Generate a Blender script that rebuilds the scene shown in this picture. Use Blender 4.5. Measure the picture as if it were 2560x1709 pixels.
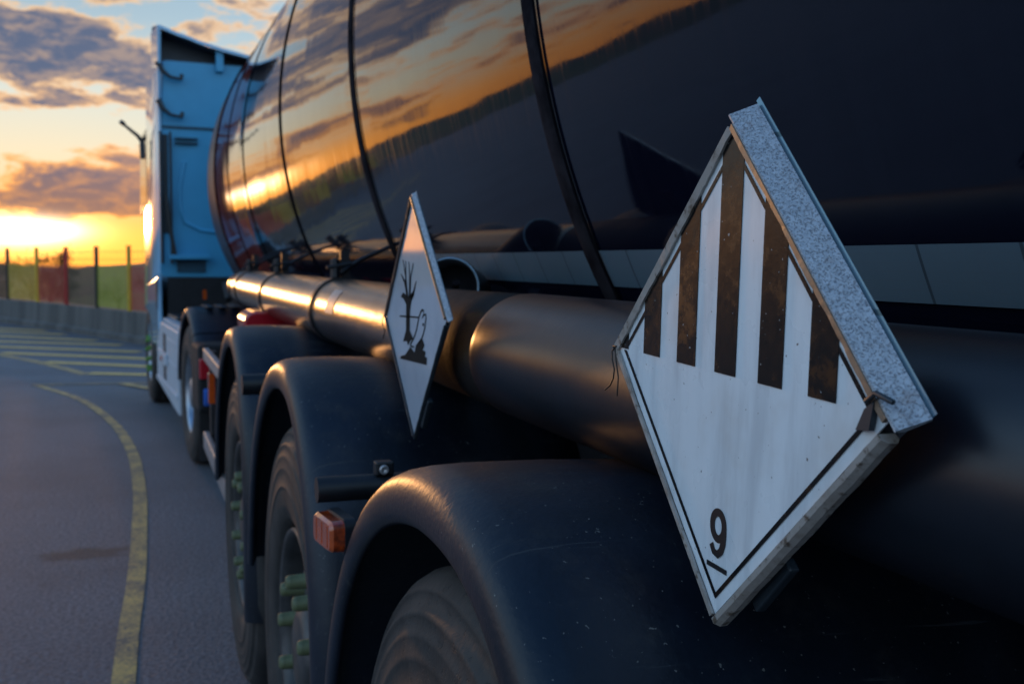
import bpy, math, random
from mathutils import Vector, Matrix
sc = bpy.context.scene
for o in list(bpy.data.objects): bpy.data.objects.remove(o)
col = sc.collection
PI = math.pi
rad = math.radians

# ------------------------------------------------------------------ camera
CAMZ = 1.45
yaw, pitch, roll = rad(19.796), rad(-4.2587), 0.0075
F = Vector((math.sin(yaw)*math.cos(pitch), math.cos(yaw)*math.cos(pitch), math.sin(pitch)))
R0 = Vector((math.cos(yaw), -math.sin(yaw), 0)); U0 = R0.cross(F)
R = R0*math.cos(roll)+U0*math.sin(roll); U = -R0*math.sin(roll)+U0*math.cos(roll)
cd = bpy.data.cameras.new('camera'); cam = bpy.data.objects.new('camera', cd); col.objects.link(cam)
M = Matrix.Identity(4)
for i in range(3): M[i][0], M[i][1], M[i][2] = R[i], U[i], -F[i]
M[2][3] = CAMZ
cam.matrix_world = M
cd.lens = 2650/2560*36; cd.sensor_width = 36; cd.clip_start = 0.05; cd.clip_end = 5000
cd.dof.use_dof = True; cd.dof.focus_distance = 1.02; cd.dof.aperture_fstop = 9.0
sc.camera = cam

# ------------------------------------------------------------------ node helper
class NT:
    def __init__(s, tree): s.t = tree; s.l = tree.links
    def n(s, typ, **kw):
        nd = s.t.nodes.new(typ)
        for k, v in kw.items(): setattr(nd, k, v)
        return nd
    def put(s, sock, v):
        if v is None: return
        if hasattr(v, 'links') or isinstance(v, bpy.types.NodeSocket): s.l.new(v, sock)
        else:
            if isinstance(v, (tuple, list)) and len(v) == 3 and sock.type == 'RGBA': v = (*v, 1)
            sock.default_value = v
    def m(s, op, a, b=None, c=None, clamp=False):
        nd = s.n('ShaderNodeMath', operation=op); nd.use_clamp = clamp
        s.put(nd.inputs[0], a)
        if b is not None: s.put(nd.inputs[1], b)
        if c is not None: s.put(nd.inputs[2], c)
        return nd.outputs[0]
    def vm(s, op, a, b=None):
        nd = s.n('ShaderNodeVectorMath', operation=op); s.put(nd.inputs[0], a)
        if b is not None: s.put(nd.inputs[1], b)
        return nd.outputs[0]
    def ss(s, x, a, b, lo=0., hi=1.):
        nd = s.n('ShaderNodeMapRange', interpolation_type='SMOOTHSTEP')
        for k, v in zip(range(5), (x, a, b, lo, hi)): s.put(nd.inputs[k], v)
        return nd.outputs[0]
    def mix(s, f, a, b, mode='MIX'):
        nd = s.n('ShaderNodeMix', data_type='RGBA', blend_type=mode)
        s.put(nd.inputs['Factor'], f)
        s.put(nd.inputs[6], a); s.put(nd.inputs[7], b)
        return nd.outputs[2]
    def noise(s, vec, scale, detail=4, rough=.55, dist=0., dim='3D'):
        nd = s.n('ShaderNodeTexNoise', noise_dimensions=dim)
        if vec is not None: s.l.new(vec, nd.inputs['Vector'])
        for k, v in (('Scale', scale), ('Detail', detail), ('Roughness', rough), ('Distortion', dist)): nd.inputs[k].default_value = v
        return nd.outputs['Fac']
    def ramp(s, f, stops):
        nd = s.n('ShaderNodeValToRGB'); s.put(nd.inputs[0], f); e = nd.color_ramp.elements
        while len(e) < len(stops): e.new(.5)
        for k, (p, c) in enumerate(stops): e[k].position = p; e[k].color = (*c, 1) if len(c) == 3 else c
        return nd.outputs[0]
    def add(s, *a):
        r = a[0]
        for b in a[1:]: r = s.m('ADD', r, b)
        return r

# ------------------------------------------------------------------ world: dusk sky with lit cloud banks
SUN_AZ, SUN_EL = -4.6, 2.0          # degrees; azimuth from +Y towards +X
w = bpy.data.worlds.new('World'); sc.world = w; w.use_nodes = True
N = NT(w.node_tree); N.t.nodes.clear()
tc = N.n('ShaderNodeTexCoord').outputs['Generated']
sx = N.n('ShaderNodeSeparateXYZ'); N.l.new(tc, sx.inputs[0]); X, Y, Z = sx.outputs
el = N.m('MULTIPLY', N.m('ARCSINE', Z), 180/PI)
az = N.m('MULTIPLY', N.m('ARCTAN2', X, Y), 180/PI)
def gauss(a0, e0, sa, se):
    a = N.m('DIVIDE', N.m('SUBTRACT', az, a0), sa); e = N.m('DIVIDE', N.m('SUBTRACT', el, e0), se)
    return N.m('EXPONENT', N.m('MULTIPLY', N.add(N.m('MULTIPLY', a, a), N.m('MULTIPLY', e, e)), -1.))
# warm side of the sky around the sun
daz = N.m('SUBTRACT', az, SUN_AZ)
warm = N.m('EXPONENT', N.m('MULTIPLY', N.m('MULTIPLY', daz, daz), -1/(2*30**2)))
elr = N.m('DIVIDE', el, 90., clamp=True)
warmsky = N.ramp(elr, [(0, (1.22, .42, .075)), (1.6/90, (1.20, .50, .13)), (3/90, (1.0, .60, .31)), (5/90, (.80, .75, .55)), (8/90, (.64, .74, .70)),
                       (12/90, (.34, .52, .64)), (20/90, (.15, .29, .48)), (1, (.04, .13, .32))])
coolsky = N.ramp(elr, [(0, (.36, .34, .40)), (4/90, (.56, .68, .84)), (12/90, (.78, 1.08, 1.36)), (32/90, (.56, .95, 1.42)), (55/90, (.10, .30, .70)), (1, (.04, .16, .48))])
lowm = N.m('MULTIPLY', N.m('EXPONENT', N.m('MULTIPLY', N.m('MULTIPLY', daz, daz), -1/(2*60**2))), N.ss(el, 2.5, 7., 1., 0.))
wlow = N.m('MAXIMUM', warm, lowm)
base = N.mix(wlow, coolsky, warmsky)
# a touch of physical sky
nis = N.n('ShaderNodeTexSky', sky_type='NISHITA'); nis.sun_disc = False; nis.sun_elevation = rad(SUN_EL); nis.sun_rotation = rad(SUN_AZ)
nis.dust_density = 2.0
base = N.mix(1., base, N.vm('SCALE', nis.outputs[0]), 'ADD')
N.t.nodes[-1]
for nd in N.t.nodes:
    if nd.bl_idname == 'ShaderNodeVectorMath' and nd.operation == 'SCALE': nd.inputs['Scale'].default_value = .008
glowA = gauss(-5.4, 1.3, 2.9, .85)
glowB = gauss(SUN_AZ, .4, 9, 1.6)
base = N.mix(1., base, N.mix(glowB, (0, 0, 0), (1.0, .36, .03)), 'ADD')
# cloud field: stretched along the horizon, perspective-compressed low down
cv = N.n('ShaderNodeCombineXYZ')
zz = N.m('MULTIPLY', Z, 2.5)
for k, v in enumerate((X, Y, zz)): N.put(cv.inputs[k], v)
cvec = N.vm('ADD', cv.outputs[0], (1.37, .22, .41))
n1 = N.noise(cvec, 12.5, 7, .56, .3)
n2 = N.noise(cvec, 38., 5, .6, .3)
elw = N.add(el, N.m('MULTIPLY', N.m('SUBTRACT', n1, .5), 4.))
bias = N.ramp(N.m('DIVIDE', elw, 40., clamp=True), [(0, (.0,)*3), (1.4/40, (.02,)*3), (2.4/40, (.28,)*3), (5.0/40, (.28,)*3), (6.0/40, (.10,)*3),
                                       (7.6/40, (.12,)*3), (9.0/40, (.28,)*3), (14.5/40, (.31,)*3), (19/40, (.16,)*3), (26/40, (.04,)*3), (1, (-.02+.02,)*3)])
dens = N.add(N.m('MULTIPLY', n1, 1.35), N.m('MULTIPLY', N.m('SUBTRACT', n2, .5), .62), bias, -.30)
# banks the photograph shows: big dark cloud upper left, gap, lower streaks
dens = N.add(dens, N.m('MULTIPLY', gauss(-4.0, 10.4, 3.0, 1.4), .24), N.m('MULTIPLY', gauss(-1.0, 3.7, 4.2, 1.3), .20),
             N.m('MULTIPLY', gauss(-1.2, 8.0, 1.3, .8), .16), N.m('MULTIPLY', gauss(-3.2, 6.4, 4.5, .7), -.30), N.m('MULTIPLY', gauss(-6.2, 5.0, 2.0, 1.3), -.28),
             N.m('MULTIPLY', gauss(-5.4, 12.6, 1.6, .5), -.35), N.m('MULTIPLY', gauss(2.2, 12.2, 2.2, .8), -.22),
             N.m('MULTIPLY', gauss(-5., 1.1, 7., .8), -.35), N.m('MULTIPLY', gauss(-15., 12., 9., 3.5), .22), N.m('MULTIPLY', gauss(-19., 7.0, 9., .9), .17), N.m('MULTIPLY', gauss(-17., 5.6, 9., .5), -.16), N.m('MULTIPLY', N.m('SUBTRACT', 1., warm), -.16))
mask = N.ss(dens, .50, .68)
core = N.ss(dens, .58, .80)
edgeW = N.mix(N.ss(el, 2., 10.), (1.35, .52, .09), (1.05, .66, .34))
edge = N.mix(wlow, (.46, .60, .78), edgeW)
coreW = N.mix(N.ss(el, 1.5, 6.5), (.42, .22, .15), (.125, .16, .255))
corec = N.mix(wlow, (.13, .19, .30), coreW)
corec = N.mix(N.ss(n2, .42, .68), corec, N.mix(.30, corec, edge))
cloud = N.mix(core, edge, corec)
sky = N.mix(mask, base, cloud)
gm = N.m('MULTIPLY', glowA, N.m('SUBTRACT', 1., N.m('MULTIPLY', mask, .9)))
sky = N.mix(1., sky, N.mix(1., N.mix(gm, (0, 0, 0), (3.6, 1.9, .7)), N.mix(N.m('MULTIPLY', gauss(-5.3, 1.45, 2.3, .5), 1.), (0, 0, 0), (6., 4.6, 3.2)), 'ADD'), 'ADD')
bg = N.n('ShaderNodeBackground'); N.l.new(sky, bg.inputs[0]); bg.inputs[1].default_value = 1.0
out = N.n('ShaderNodeOutputWorld'); N.l.new(bg.outputs[0], out.inputs[0])

sd = bpy.data.lights.new('sun', 'SUN'); sd.energy = .7; sd.angle = rad(1.5); sd.color = (1., .46, .15)
so = bpy.data.objects.new('sun', sd); col.objects.link(so)
sdir = Vector((math.sin(rad(SUN_AZ))*math.cos(rad(SUN_EL)), math.cos(rad(SUN_AZ))*math.cos(rad(SUN_EL)), math.sin(rad(SUN_EL))))
so.rotation_euler = sdir.to_track_quat('Z', 'Y').to_euler()
sc.view_settings.view_transform = 'Standard'; sc.view_settings.look = 'None'; sc.view_settings.exposure = 0.0; sc.view_settings.gamma = 1
sc.render.engine = 'CYCLES'
sc.cycles.use_denoising = True
sc.cycles.max_bounces = 6; sc.cycles.glossy_bounces = 4; sc.cycles.diffuse_bounces = 3; sc.cycles.caustics_reflective = False; sc.cycles.caustics_refractive = False
sc.cycles.sample_clamp_indirect = 6

# ------------------------------------------------------------------ materials
def newmat(name):
    m = bpy.data.materials.new(name); m.use_nodes = True
    T = NT(m.node_tree); b = T.t.nodes['Principled BSDF']
    T.b = b; T.o = T.n('ShaderNodeTexCoord').outputs['Object']
    T.mat = m
    return T
def setp(T, **kw):
    nm = dict(col='Base Color', rough='Roughness', metal='Metallic', ior='IOR', coat='Coat Weight', coatr='Coat Roughness', em='Emission Color', ems='Emission Strength', alpha='Alpha', trans='Transmission Weight', spec='Specular IOR Level', film='Thin Film Thickness')
    for k, v in kw.items():
        if k == 'nrm': T.l.new(v, T.b.inputs['Normal'])
        else: T.put(T.b.inputs[nm[k]], v)
def scl(T, v, s):
    mp = T.n('ShaderNodeMapping'); T.l.new(v, mp.inputs[0]); mp.inputs['Scale'].default_value = s; return mp.outputs[0]
def bump(T, h, dist=.002, st=1.):
    b = T.n('ShaderNodeBump'); T.put(b.inputs['Height'], h); b.inputs['Distance'].default_value = dist; b.inputs['Strength'].default_value = st
    return b.outputs[0]
def mul3(c, k): return tuple(x*k for x in c)
def pm(name, c, rough=.5, metal=0., var=.25, scale=6., rv=.08, bmp=0., bs=60., ior=1.5, coat=0., stretch=(1, 1, 1)):
    T = newmat(name); v = scl(T, T.o, stretch)
    n = T.noise(v, scale, 5, .6)
    setp(T, col=T.mix(T.ss(n, .3, .7), mul3(c, 1-var), mul3(c, 1+var)), rough=T.add(rough-rv/2, T.m('MULTIPLY', T.noise(v, scale*2.3, 4), rv)), metal=metal, ior=ior, coat=coat)
    if bmp: setp(T, nrm=bump(T, T.noise(v, bs, 5, .6), bmp))
    return T.mat
MT = {}
# tank paint: dark navy gloss with vertical wiping streaks
def tankmat(name, c):
    T = newmat(name)
    v = scl(T, T.o, (6, 80, 1.4)); st = T.noise(v, 1., 4, .6)
    big = T.noise(scl(T, T.o, (.5, .6, .5)), 1., 3, .5)
    ps = T.n('ShaderNodeSeparateXYZ'); T.l.new(T.o, ps.inputs[0])
    dust = T.ss(T.m('MULTIPLY', st, big), .16, .42)
    setp(T, col=T.mix(T.m('MULTIPLY', dust, .4), c, tuple(x*1.4+.004 for x in c)), rough=T.add(.03, T.m('MULTIPLY', T.ss(st, .3, .9), .085)), ior=1.55)
    wob = T.noise(scl(T, T.o, (1.2, 1.6, 1.6)), 1.3, 2, .5)
    fine = T.noise(scl(T, T.o, (2, 40, 2)), 1., 2, .5)
    setp(T, nrm=bump(T, T.add(T.m('MULTIPLY', wob, 1.), T.m('MULTIPLY', fine, .0015)), .0045, .5))
    return T.mat
MT['tank'] = tankmat('tank_paint', (.004, .005, .014))
MT['tankred'] = tankmat('tank_red', (.20, .022, .014))
MT['skirt'] = pm('tank_collar', (.012, .018, .035), .35, 0, ior=1.5)
MT['band'] = pm('band_metal', (.022, .020, .024), .6, 0, .5, 14, .15, .001, 60, ior=1.3)
MT['bandedge'] = pm('band_rubber', (.006, .006, .008), .5)
MT['steel'] = pm('polished_tube', (.33, .275, .225), .24, 1., .12, 5, .12, .0006, 30, stretch=(3, 1, 3))
MT['tube'] = pm('dark_tube', (.005, .007, .012), .33, 0., .3, 5, .1, .0006, 12, ior=1.5)
MT['jointshade'] = pm('joint_shade', (.012, .009, .008), .62, 0., .5, 9, .15, .001, 30, ior=1.35)  # dark colour for the shadow gap between the two side tubes
MT['backing'] = pm('dull_backing', (.10, .11, .13), .7)
MT['black'] = pm('black_plastic', (.008, .009, .012), .45, 0, .3, 10, .15)
MT['soot'] = pm('undercarriage', (.006, .006, .008), .7, 0, .4, 10)
MT['rubberstrap'] = pm('strap', (.01, .011, .016), .35, .3)
MT['alu'] = pm('aluminium_rail', (.42, .40, .40), .35, .7, .2, 12)
MT['rim'] = pm('wheel_rim', (.07, .066, .066), .45, .4, .35, 14)
MT['rimsilver'] = pm('silver_rim', (.42, .44, .48), .32, .8, .2, 10)
MT['capolive'] = pm('olive_nut_cap', (.10, .115, .055), .6, 0, .25, 30)
MT['capsunlit'] = pm('sunlit_nut_cap', (.10, .24, .03), .5, 0, .2, 30)  # sunlight on the tractor caps put into a brighter green
MT['amber'] = pm('amber_lens', (.55, .085, .012), .12, 0, .15, 40, .02, ior=1.5, coat=1.)
MT['amberd'] = pm('amber_lens_side', (.30, .035, .004), .15, 0, .6, 60, .02, coat=1.)
MT['red'] = pm('red_gloss', (.42, .012, .02), .2, 0, .1, 6, .05, coat=.6)
MT['blue'] = pm('blue_plate', (.01, .10, .45), .4)
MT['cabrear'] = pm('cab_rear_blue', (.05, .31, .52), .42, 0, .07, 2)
MT['cab'] = pm('cab_paint', (.22, .46, .66), .15, 0, .05, 2, .04, coat=.8)
MT['cabwhite'] = pm('side_panel_white', (.50, .54, .60), .32, 0, .06, 4, .06)
MT['cabdark'] = pm('cab_dark_trim', (.018, .026, .034), .5)
MT['cabseam'] = pm('cab_seam', (.012, .06, .10), .5)
MT['glass'] = pm('window_glass', (.01, .012, .015), .06, 0, .1)
MT['wire'] = pm('black_wire', (.008, .008, .008), .5)
MT['label'] = pm('grey_sticker', (.30, .29, .28), .5)

for k_ in ('band', 'bandedge'): MT[k_].node_tree.nodes['Principled BSDF'].inputs['Specular IOR Level'].default_value = 0.
# fender plastic: dark, dusty, with fine scratches
T = newmat('fender_plastic')
n = T.noise(T.o, 3.5, 5, .6); sp = T.noise(T.o, 120, 2, .5); scr = T.noise(scl(T, T.o, (3, 90, 8)), 1., 3, .6)
cc = T.mix(T.ss(n, .35, .7), (.004, .007, .013), (.010, .015, .027)); cc = T.mix(T.m('MULTIPLY', T.ss(T.noise(T.o, 11., 6, .7), .50, .72), .35), cc, (.045, .042, .040)); cc = T.mix(T.ss(T.noise(T.o, 170., 2, .5), .70, .74), cc, (.11, .105, .10)); cc = T.mix(T.m('MULTIPLY', T.ss(scr, .66, .72), .5), cc, (.05, .055, .06))
setp(T, col=cc, rough=T.add(.32, T.m('MULTIPLY', n, .2), T.m('MULTIPLY', T.ss(scr, .6, .75), .2)), ior=1.45, nrm=bump(T, T.add(sp, T.m('MULTIPLY', n, 1.5)), .0008, .6))
MT['fender'] = T.mat
T = newmat('tyre_rubber')
n = T.noise(T.o, 7, 5, .6); dd = T.noise(T.o, 60, 3, .7)
setp(T, col=T.mix(T.ss(n, .3, .75), (.016, .0145, .014), (.044, .038, .035)), rough=.72, nrm=bump(T, T.add(dd, T.m('MULTIPLY', T.ss(T.noise(scl(T, T.o, (1, 5, 5)), 9., 4, .7), .60, .64), -1.2)), .0016, .8))
MT['tyre'] = T.mat
# galvanised sheet
T = newmat('galvanised_steel')
vo = T.n('ShaderNodeTexVoronoi', feature='F1'); T.l.new(T.o, vo.inputs['Vector']); vo.inputs['Scale'].default_value = 330.
vc = T.n('ShaderNodeSeparateColor'); T.l.new(vo.outputs['Color'], vc.inputs[0])
sp = T.noise(T.o, 300., 3, .6); pit = T.ss(T.noise(T.o, 520., 3, .65), .51, .64); rust = T.ss(T.noise(T.o, 38., 5, .65), .56, .72)
c = T.mix(vc.outputs[0], (.36, .38, .41), (.50, .52, .55)); c = T.mix(T.m('MULTIPLY', pit, .6), c, (.10, .10, .125)); c = T.mix(T.m('MULTIPLY', rust, .5), c, (.25, .17, .14))
setp(T, col=c, rough=T.add(.38, T.m('MULTIPLY', sp, .25)), metal=.25, nrm=bump(T, T.add(sp, T.m('MULTIPLY', pit, -.8)), .0006, .8)); MT['galv'] = T.mat
# worn painted rail
T = newmat('worn_rail_paint')
a = T.noise(scl(T, T.o, (1, 1, 1)), 26., 6, .65); b2 = T.noise(T.o, 90., 5, .6)
c = T.mix(T.ss(a, .45, .75), (.34, .30, .27), (.17, .125, .095)); c = T.mix(T.ss(b2, .54, .68), c, (.10, .07, .05))
setp(T, col=c, rough=.5, nrm=bump(T, b2, .0008, .7)); MT['worn'] = T.mat
T = newmat('tan_sealant'); a = T.noise(T.o, 80, 4); setp(T, col=T.mix(a, (.10, .055, .03), (.38, .27, .19)), rough=.5); MT['tan'] = T.mat
# placard faces
T = newmat('placard_white')
d1 = T.noise(scl(T, T.o, (14, 2.2, 14)), 2., 5, .6); d2 = T.noise(T.o, 9., 4, .6); d3 = T.noise(T.o, 160., 2, .5)
c = T.mix(T.ss(d1, .42, .72), (.76, .80, .82), (.60, .63, .65)); c = T.mix(T.m('MULTIPLY', T.ss(d2, .5, .75), .5), c, (.56, .54, .51)); c = T.mix(T.ss(d3, .71, .76), c, (.12, .10, .09))
setp(T, col=c, rough=T.add(.20, T.m('MULTIPLY', d2, .16)), ior=1.45, coat=.5, coatr=.12); MT['white'] = T.mat
T = newmat('placard_mirror_white')
d2 = T.noise(T.o, 9., 4, .6)
setp(T, col=T.mix(T.ss(d2, .4, .8), (.62, .66, .74), (.52, .55, .62)), rough=.07, ior=2.5, coat=1., coatr=.05, nrm=bump(T, T.noise(T.o, 5., 2), .001, .3)); MT['white2'] = T.mat
T = newmat('mottled_black_print')  # black with random brown mottling and pale specks
d1 = T.noise(T.o, 11., 5, .6); d2 = T.noise(T.o, 70., 5, .65)
d = T.ss(T.add(d1, T.m('MULTIPLY', T.m('SUBTRACT', d2, .5), .5)), .50, .68)
sp = T.ss(T.noise(T.o, 260., 1, .5), .74, .78)
c = T.mix(T.m('MULTIPLY', d, .8), (.010, .009, .009), (.032, .015, .007)); c = T.mix(sp, c, (.3, .3, .3))
setp(T, col=c, rough=T.add(.14, T.m('MULTIPLY', d2, .16), T.m('MULTIPLY', d, .12)), ior=1.30, nrm=bump(T, d2, .0004, .5)); MT['print'] = T.mat
MT['printflat'] = pm('dark_print', (.035, .030, .028), .8, 0, .1, ior=1.1)
MT['printflat'].node_tree.nodes['Principled BSDF'].inputs['Specular IOR Level'].default_value = 0.
MT['ink'] = pm('black_ink', (.008, .009, .011), .4, 0, .1)
# retroreflective tape: cells, hex mesh and thin film sheen
T = newmat('reflective_tape')
ps = T.n('ShaderNodeSeparateXYZ'); T.l.new(T.o, ps.inputs[0])
vo = T.n('ShaderNodeTexVoronoi', feature='DISTANCE_TO_EDGE'); T.l.new(scl(T, T.o, (0, 105, 105)), vo.inputs['Vector']); vo.inputs['Scale'].default_value = 1.; vo.inputs['Randomness'].default_value = .12
hexl = T.ss(vo.outputs['Distance'], .03, .09, 1., 0.)
seam = T.ss(T.m('ABSOLUTE', T.m('SUBTRACT', T.m('FRACT', T.add(T.m('MULTIPLY', ps.outputs[1], 7.4), T.m('MULTIPLY', ps.outputs[2], .5))), .5)), .012, .02, 1., 0.)
c = T.mix(T.noise(T.o, 5, 4), (.17, .28, .37), (.23, .35, .44)); c = T.mix(T.m('MULTIPLY', hexl, .35), c, (.22, .30, .36)); c = T.mix(T.m('MULTIPLY', seam, .7), c, (.05, .07, .09))
setp(T, col=c, rough=.28, metal=.5, film=T.add(260., T.m('MULTIPLY', T.noise(T.o, 6., 3), 420.))); MT['tape'] = T.mat
# asphalt
T = newmat('asphalt')
a = T.noise(T.o, 55., 5, .75); b2 = T.noise(T.o, .9, 5, .6); c3 = T.noise(T.o, 6., 6, .65); vo = T.n('ShaderNodeTexVoronoi'); T.l.new(T.o, vo.inputs['Vector']); vo.inputs['Scale'].default_value = 70.
c = T.mix(T.ss(a, .32, .68), (.030, .034, .042), (.190, .200, .226)); c = T.mix(T.m('MULTIPLY', T.ss(b2, .35, .7), .45), c, (.055, .057, .068)); c = T.mix(T.m('MULTIPLY', T.ss(c3, .60, .74), .35), c, (.035, .034, .036))
c = T.mix(T.m('MULTIPLY', T.ss(vo.outputs['Distance'], .12, .3, 1., 0.), .35), c, (.21, .21, .22))
# one oily stain with its own outline
off = T.vm('SUBTRACT', T.o, (-.22, 5.55, 0)); offs = scl(T, off, (2.0, 3.6, 1)); ln = T.n('ShaderNodeVectorMath', operation='LENGTH'); T.l.new(offs, ln.inputs[0])
st = T.ss(T.add(ln.outputs['Value'], T.m('MULTIPLY', c3, 1.0)), .75, 1.05, 1., 0.)
c = T.mix(T.m('MULTIPLY', st, .75), c, (.030, .024, .022))
setp(T, col=c, rough=.66, ior=1.5, nrm=bump(T, T.add(a, T.m('MULTIPLY', vo.outputs['Distance'], .8)), .004, .8)); MT['asphalt'] = T.mat
T = newmat('worn_yellow_paint')
a = T.noise(T.o, 60., 4, .7); b2 = T.noise(T.o, 5., 5, .6)
c = T.mix(T.ss(T.add(a, T.m('MULTIPLY', b2, .8)), .68, 1.12), (.66, .39, .12), (.10, .095, .09))
setp(T, col=c, rough=.6, nrm=bump(T, a, .003, .7)); MT['yellow'] = T.mat
T = newmat('stained_concrete')
a = T.noise(scl(T, T.o, (1, 1, .12)), 2.2, 5, .65); b2 = T.noise(T.o, 12., 5, .6)
c = T.mix(T.ss(a, .35, .68), (.055, .056, .056), (.13, .125, .12)); c = T.mix(T.m('MULTIPLY', b2, .5), c, (.10, .10, .09)); setp(T, col=c, rough=.85, nrm=bump(T, b2, .01)); MT['concrete'] = T.mat
T = newmat('hillside')
a = T.noise(T.o, .035, 6, .65, 1.); b2 = T.noise(T.o, .2, 5, .65)
c = T.mix(T.ss(a, .42, .6), (.07, .075, .018), (.08, .05, .026)); c = T.mix(T.ss(b2, .5, .66), c, (.012, .018, .008)); setp(T, col=c, rough=.95); MT['hill'] = T.mat
for k, cc in dict(fyellow=(.55, .36, .03), fred=(.40, .02, .015), fblack=(.018, .016, .014), fgreen=(.36, .38, .03), fdark=(.03, .028, .016), fbrown=(.10, .045, .03)).items():
    MT[k] = pm('fence_'+k, cc, .5, 0, .1)
T = newmat('leaves'); a = T.noise(T.o, 1.5, 3); setp(T, col=T.mix(a, (.03, .05, .012), (.09, .11, .03)), rough=.7)
T.b.inputs['Subsurface Weight'].default_value = 0; MT['leaf'] = T.mat
MT['yellowpale'] = pm('pale_yellow_paint', (.78, .47, .13), .6, 0, .15, 8)
MT['bark'] = pm('bark', (.06, .045, .03), .9)

# ------------------------------------------------------------------ mesh helpers
class MB:
    def __init__(s): s.v = []; s.f = []; s.sm = []
    def quadstrip(s, rows, closeu=False, closev=False, smooth=True):
        n0 = len(s.v); nr = len(rows); nc = len(rows[0])
        for r in rows: s.v += [tuple(p) for p in r]
        for i in range(nr if closeu else nr-1):
            for j in range(nc if closev else nc-1):
                a = n0+i*nc+j; b = n0+i*nc+(j+1) % nc; i2 = (i+1) % nr; c = n0+i2*nc+(j+1) % nc; d = n0+i2*nc+j
                s.f.append((a, b, c, d)); s.sm.append(smooth)
        return s
    def face(s, pts, smooth=False):
        n0 = len(s.v); s.v += [tuple(p) for p in pts]; s.f.append(tuple(range(n0, n0+len(pts)))); s.sm.append(smooth); return s
    def box(s, x0, x1, y0, y1, z0, z1):
        return s.hexa([(x0, y0, z0), (x1, y0, z0), (x1, y1, z0), (x0, y1, z0), (x0, y0, z1), (x1, y0, z1), (x1, y1, z1), (x0, y1, z1)])
    def hexa(s, p):
        n0 = len(s.v); s.v += [tuple(q) for q in p]
        for f in ((0, 3, 2, 1), (4, 5, 6, 7), (0, 1, 5, 4), (1, 2, 6, 5), (2, 3, 7, 6), (3, 0, 4, 7)):
            s.f.append(tuple(n0+i for i in f)); s.sm.append(False)
        return s
    def prism(s, poly, a, b, axis=2):
        """poly 2-D, extruded along axis from a to b"""
        def P(u, v, w_):
            return {2: (u, v, w_), 0: (w_, u, v), 1: (u, w_, v)}[axis]
        n0 = len(s.v); n = len(poly)
        s.v += [P(u, v, a) for u, v in poly]+[P(u, v, b) for u, v in poly]
        s.f.append(tuple(range(n0, n0+n))[::-1]); s.sm.append(False)
        s.f.append(tuple(range(n0+n, n0+2*n))); s.sm.append(False)
        for i in range(n):
            j = (i+1) % n; s.f.append((n0+i, n0+j, n0+n+j, n0+n+i)); s.sm.append(False)
        return s
    def tube(s, pts, r, seg=12, cap=True):
        pts = [Vector(p) for p in pts]; rows = []; up = Vector((0, 0, 1))
        rr = r if isinstance(r, (list, tuple)) else [r]*len(pts)
        pn = None
        for i, p in enumerate(pts):
            t = (pts[min(i+1, len(pts)-1)]-pts[max(i-1, 0)]).normalized()
            a = pn if pn is not None else (up if abs(t.z) < .9 else Vector((1, 0, 0)))
            n_ = (a-t*a.dot(t)).normalized(); b = t.cross(n_); pn = n_
            rows.append([p+(n_*math.cos(q)+b*math.sin(q))*rr[i] for q in [2*PI*k/seg for k in range(seg)]])
        s.quadstrip(rows, closev=True)
        if cap: s.face(rows[0][::-1]); s.face(rows[-1])
        return s
    def lathe(s, prof, c=(0, 0, 0), seg=64, axis='x', smooth=True):
        rows = []
        for k in range(seg):
            q = 2*PI*k/seg
            if axis == 'x': rows.append([(c[0]+x, c[1]+r*math.cos(q), c[2]+r*math.sin(q)) for x, r in prof])
            elif axis == 'y': rows.append([(c[0]+r*math.cos(q), c[1]+x, c[2]+r*math.sin(q)) for x, r in prof])
            else: rows.append([(c[0]+r*math.cos(q), c[1]+r*math.sin(q), c[2]+x) for x, r in prof])
        return s.quadstrip(rows, closeu=True, smooth=smooth)
    def stroke(s, pts, wd, z0, z1, closed=False):
        """flat stroke in local xy with thickness"""
        P = [Vector((a, b)) for a, b in pts]; n = len(P); L, R_ = [], []
        ww = wd if isinstance(wd, (list, tuple)) else [wd]*n
        for i in range(n):
            if closed: a, b = P[i-1], P[(i+1) % n]
            else: a, b = P[max(i-1, 0)], P[min(i+1, n-1)]
            t = (b-a).normalized(); nn = Vector((-t.y, t.x))*ww[i]/2
            L.append(P[i]+nn); R_.append(P[i]-nn)
        rng = range(n if closed else n-1)
        for i in rng:
            j = (i+1) % n
            s.prism([(L[i].x, L[i].y), (R_[i].x, R_[i].y), (R_[j].x, R_[j].y), (L[j].x, L[j].y)][::-1], z0, z1)
        return s
    def build(s, name, m, parent=None, bev=0., loc=None, ang=40, weld=False):
        me = bpy.data.meshes.new(name); me.from_pydata(s.v, [], s.f); me.update()
        for p, q in zip(me.polygons, s.sm): p.use_smooth = q
        me.materials.append(MT[m])
        o = bpy.data.objects.new(name, me); col.objects.link(o)
        if parent: o.parent = parent
        if loc: o.location = loc
        if bev:
            md = o.modifiers.new('bevel', 'BEVEL'); md.width = bev; md.segments = 2; md.limit_method = 'ANGLE'; md.angle_limit = rad(ang)
        return o
def empty(name, loc=(0, 0, 0), rot=None, parent=None):
    o = bpy.data.objects.new(name, None); col.objects.link(o); o.location = loc; o.empty_display_size = .2
    if rot: o.rotation_euler = rot
    if parent: o.parent = parent
    return o
def tag(o, label=None, cat=None, group=None, kind=None):
    for k, v in (('label', label), ('category', cat), ('group', group), ('kind', kind)):
        if v: o[k] = v
    return o
def copy_tree(o, parent=None):
    c = o.copy(); col.objects.link(c); c.parent = parent
    for ch in list(o.children): copy_tree(ch, c)
    return c

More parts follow.
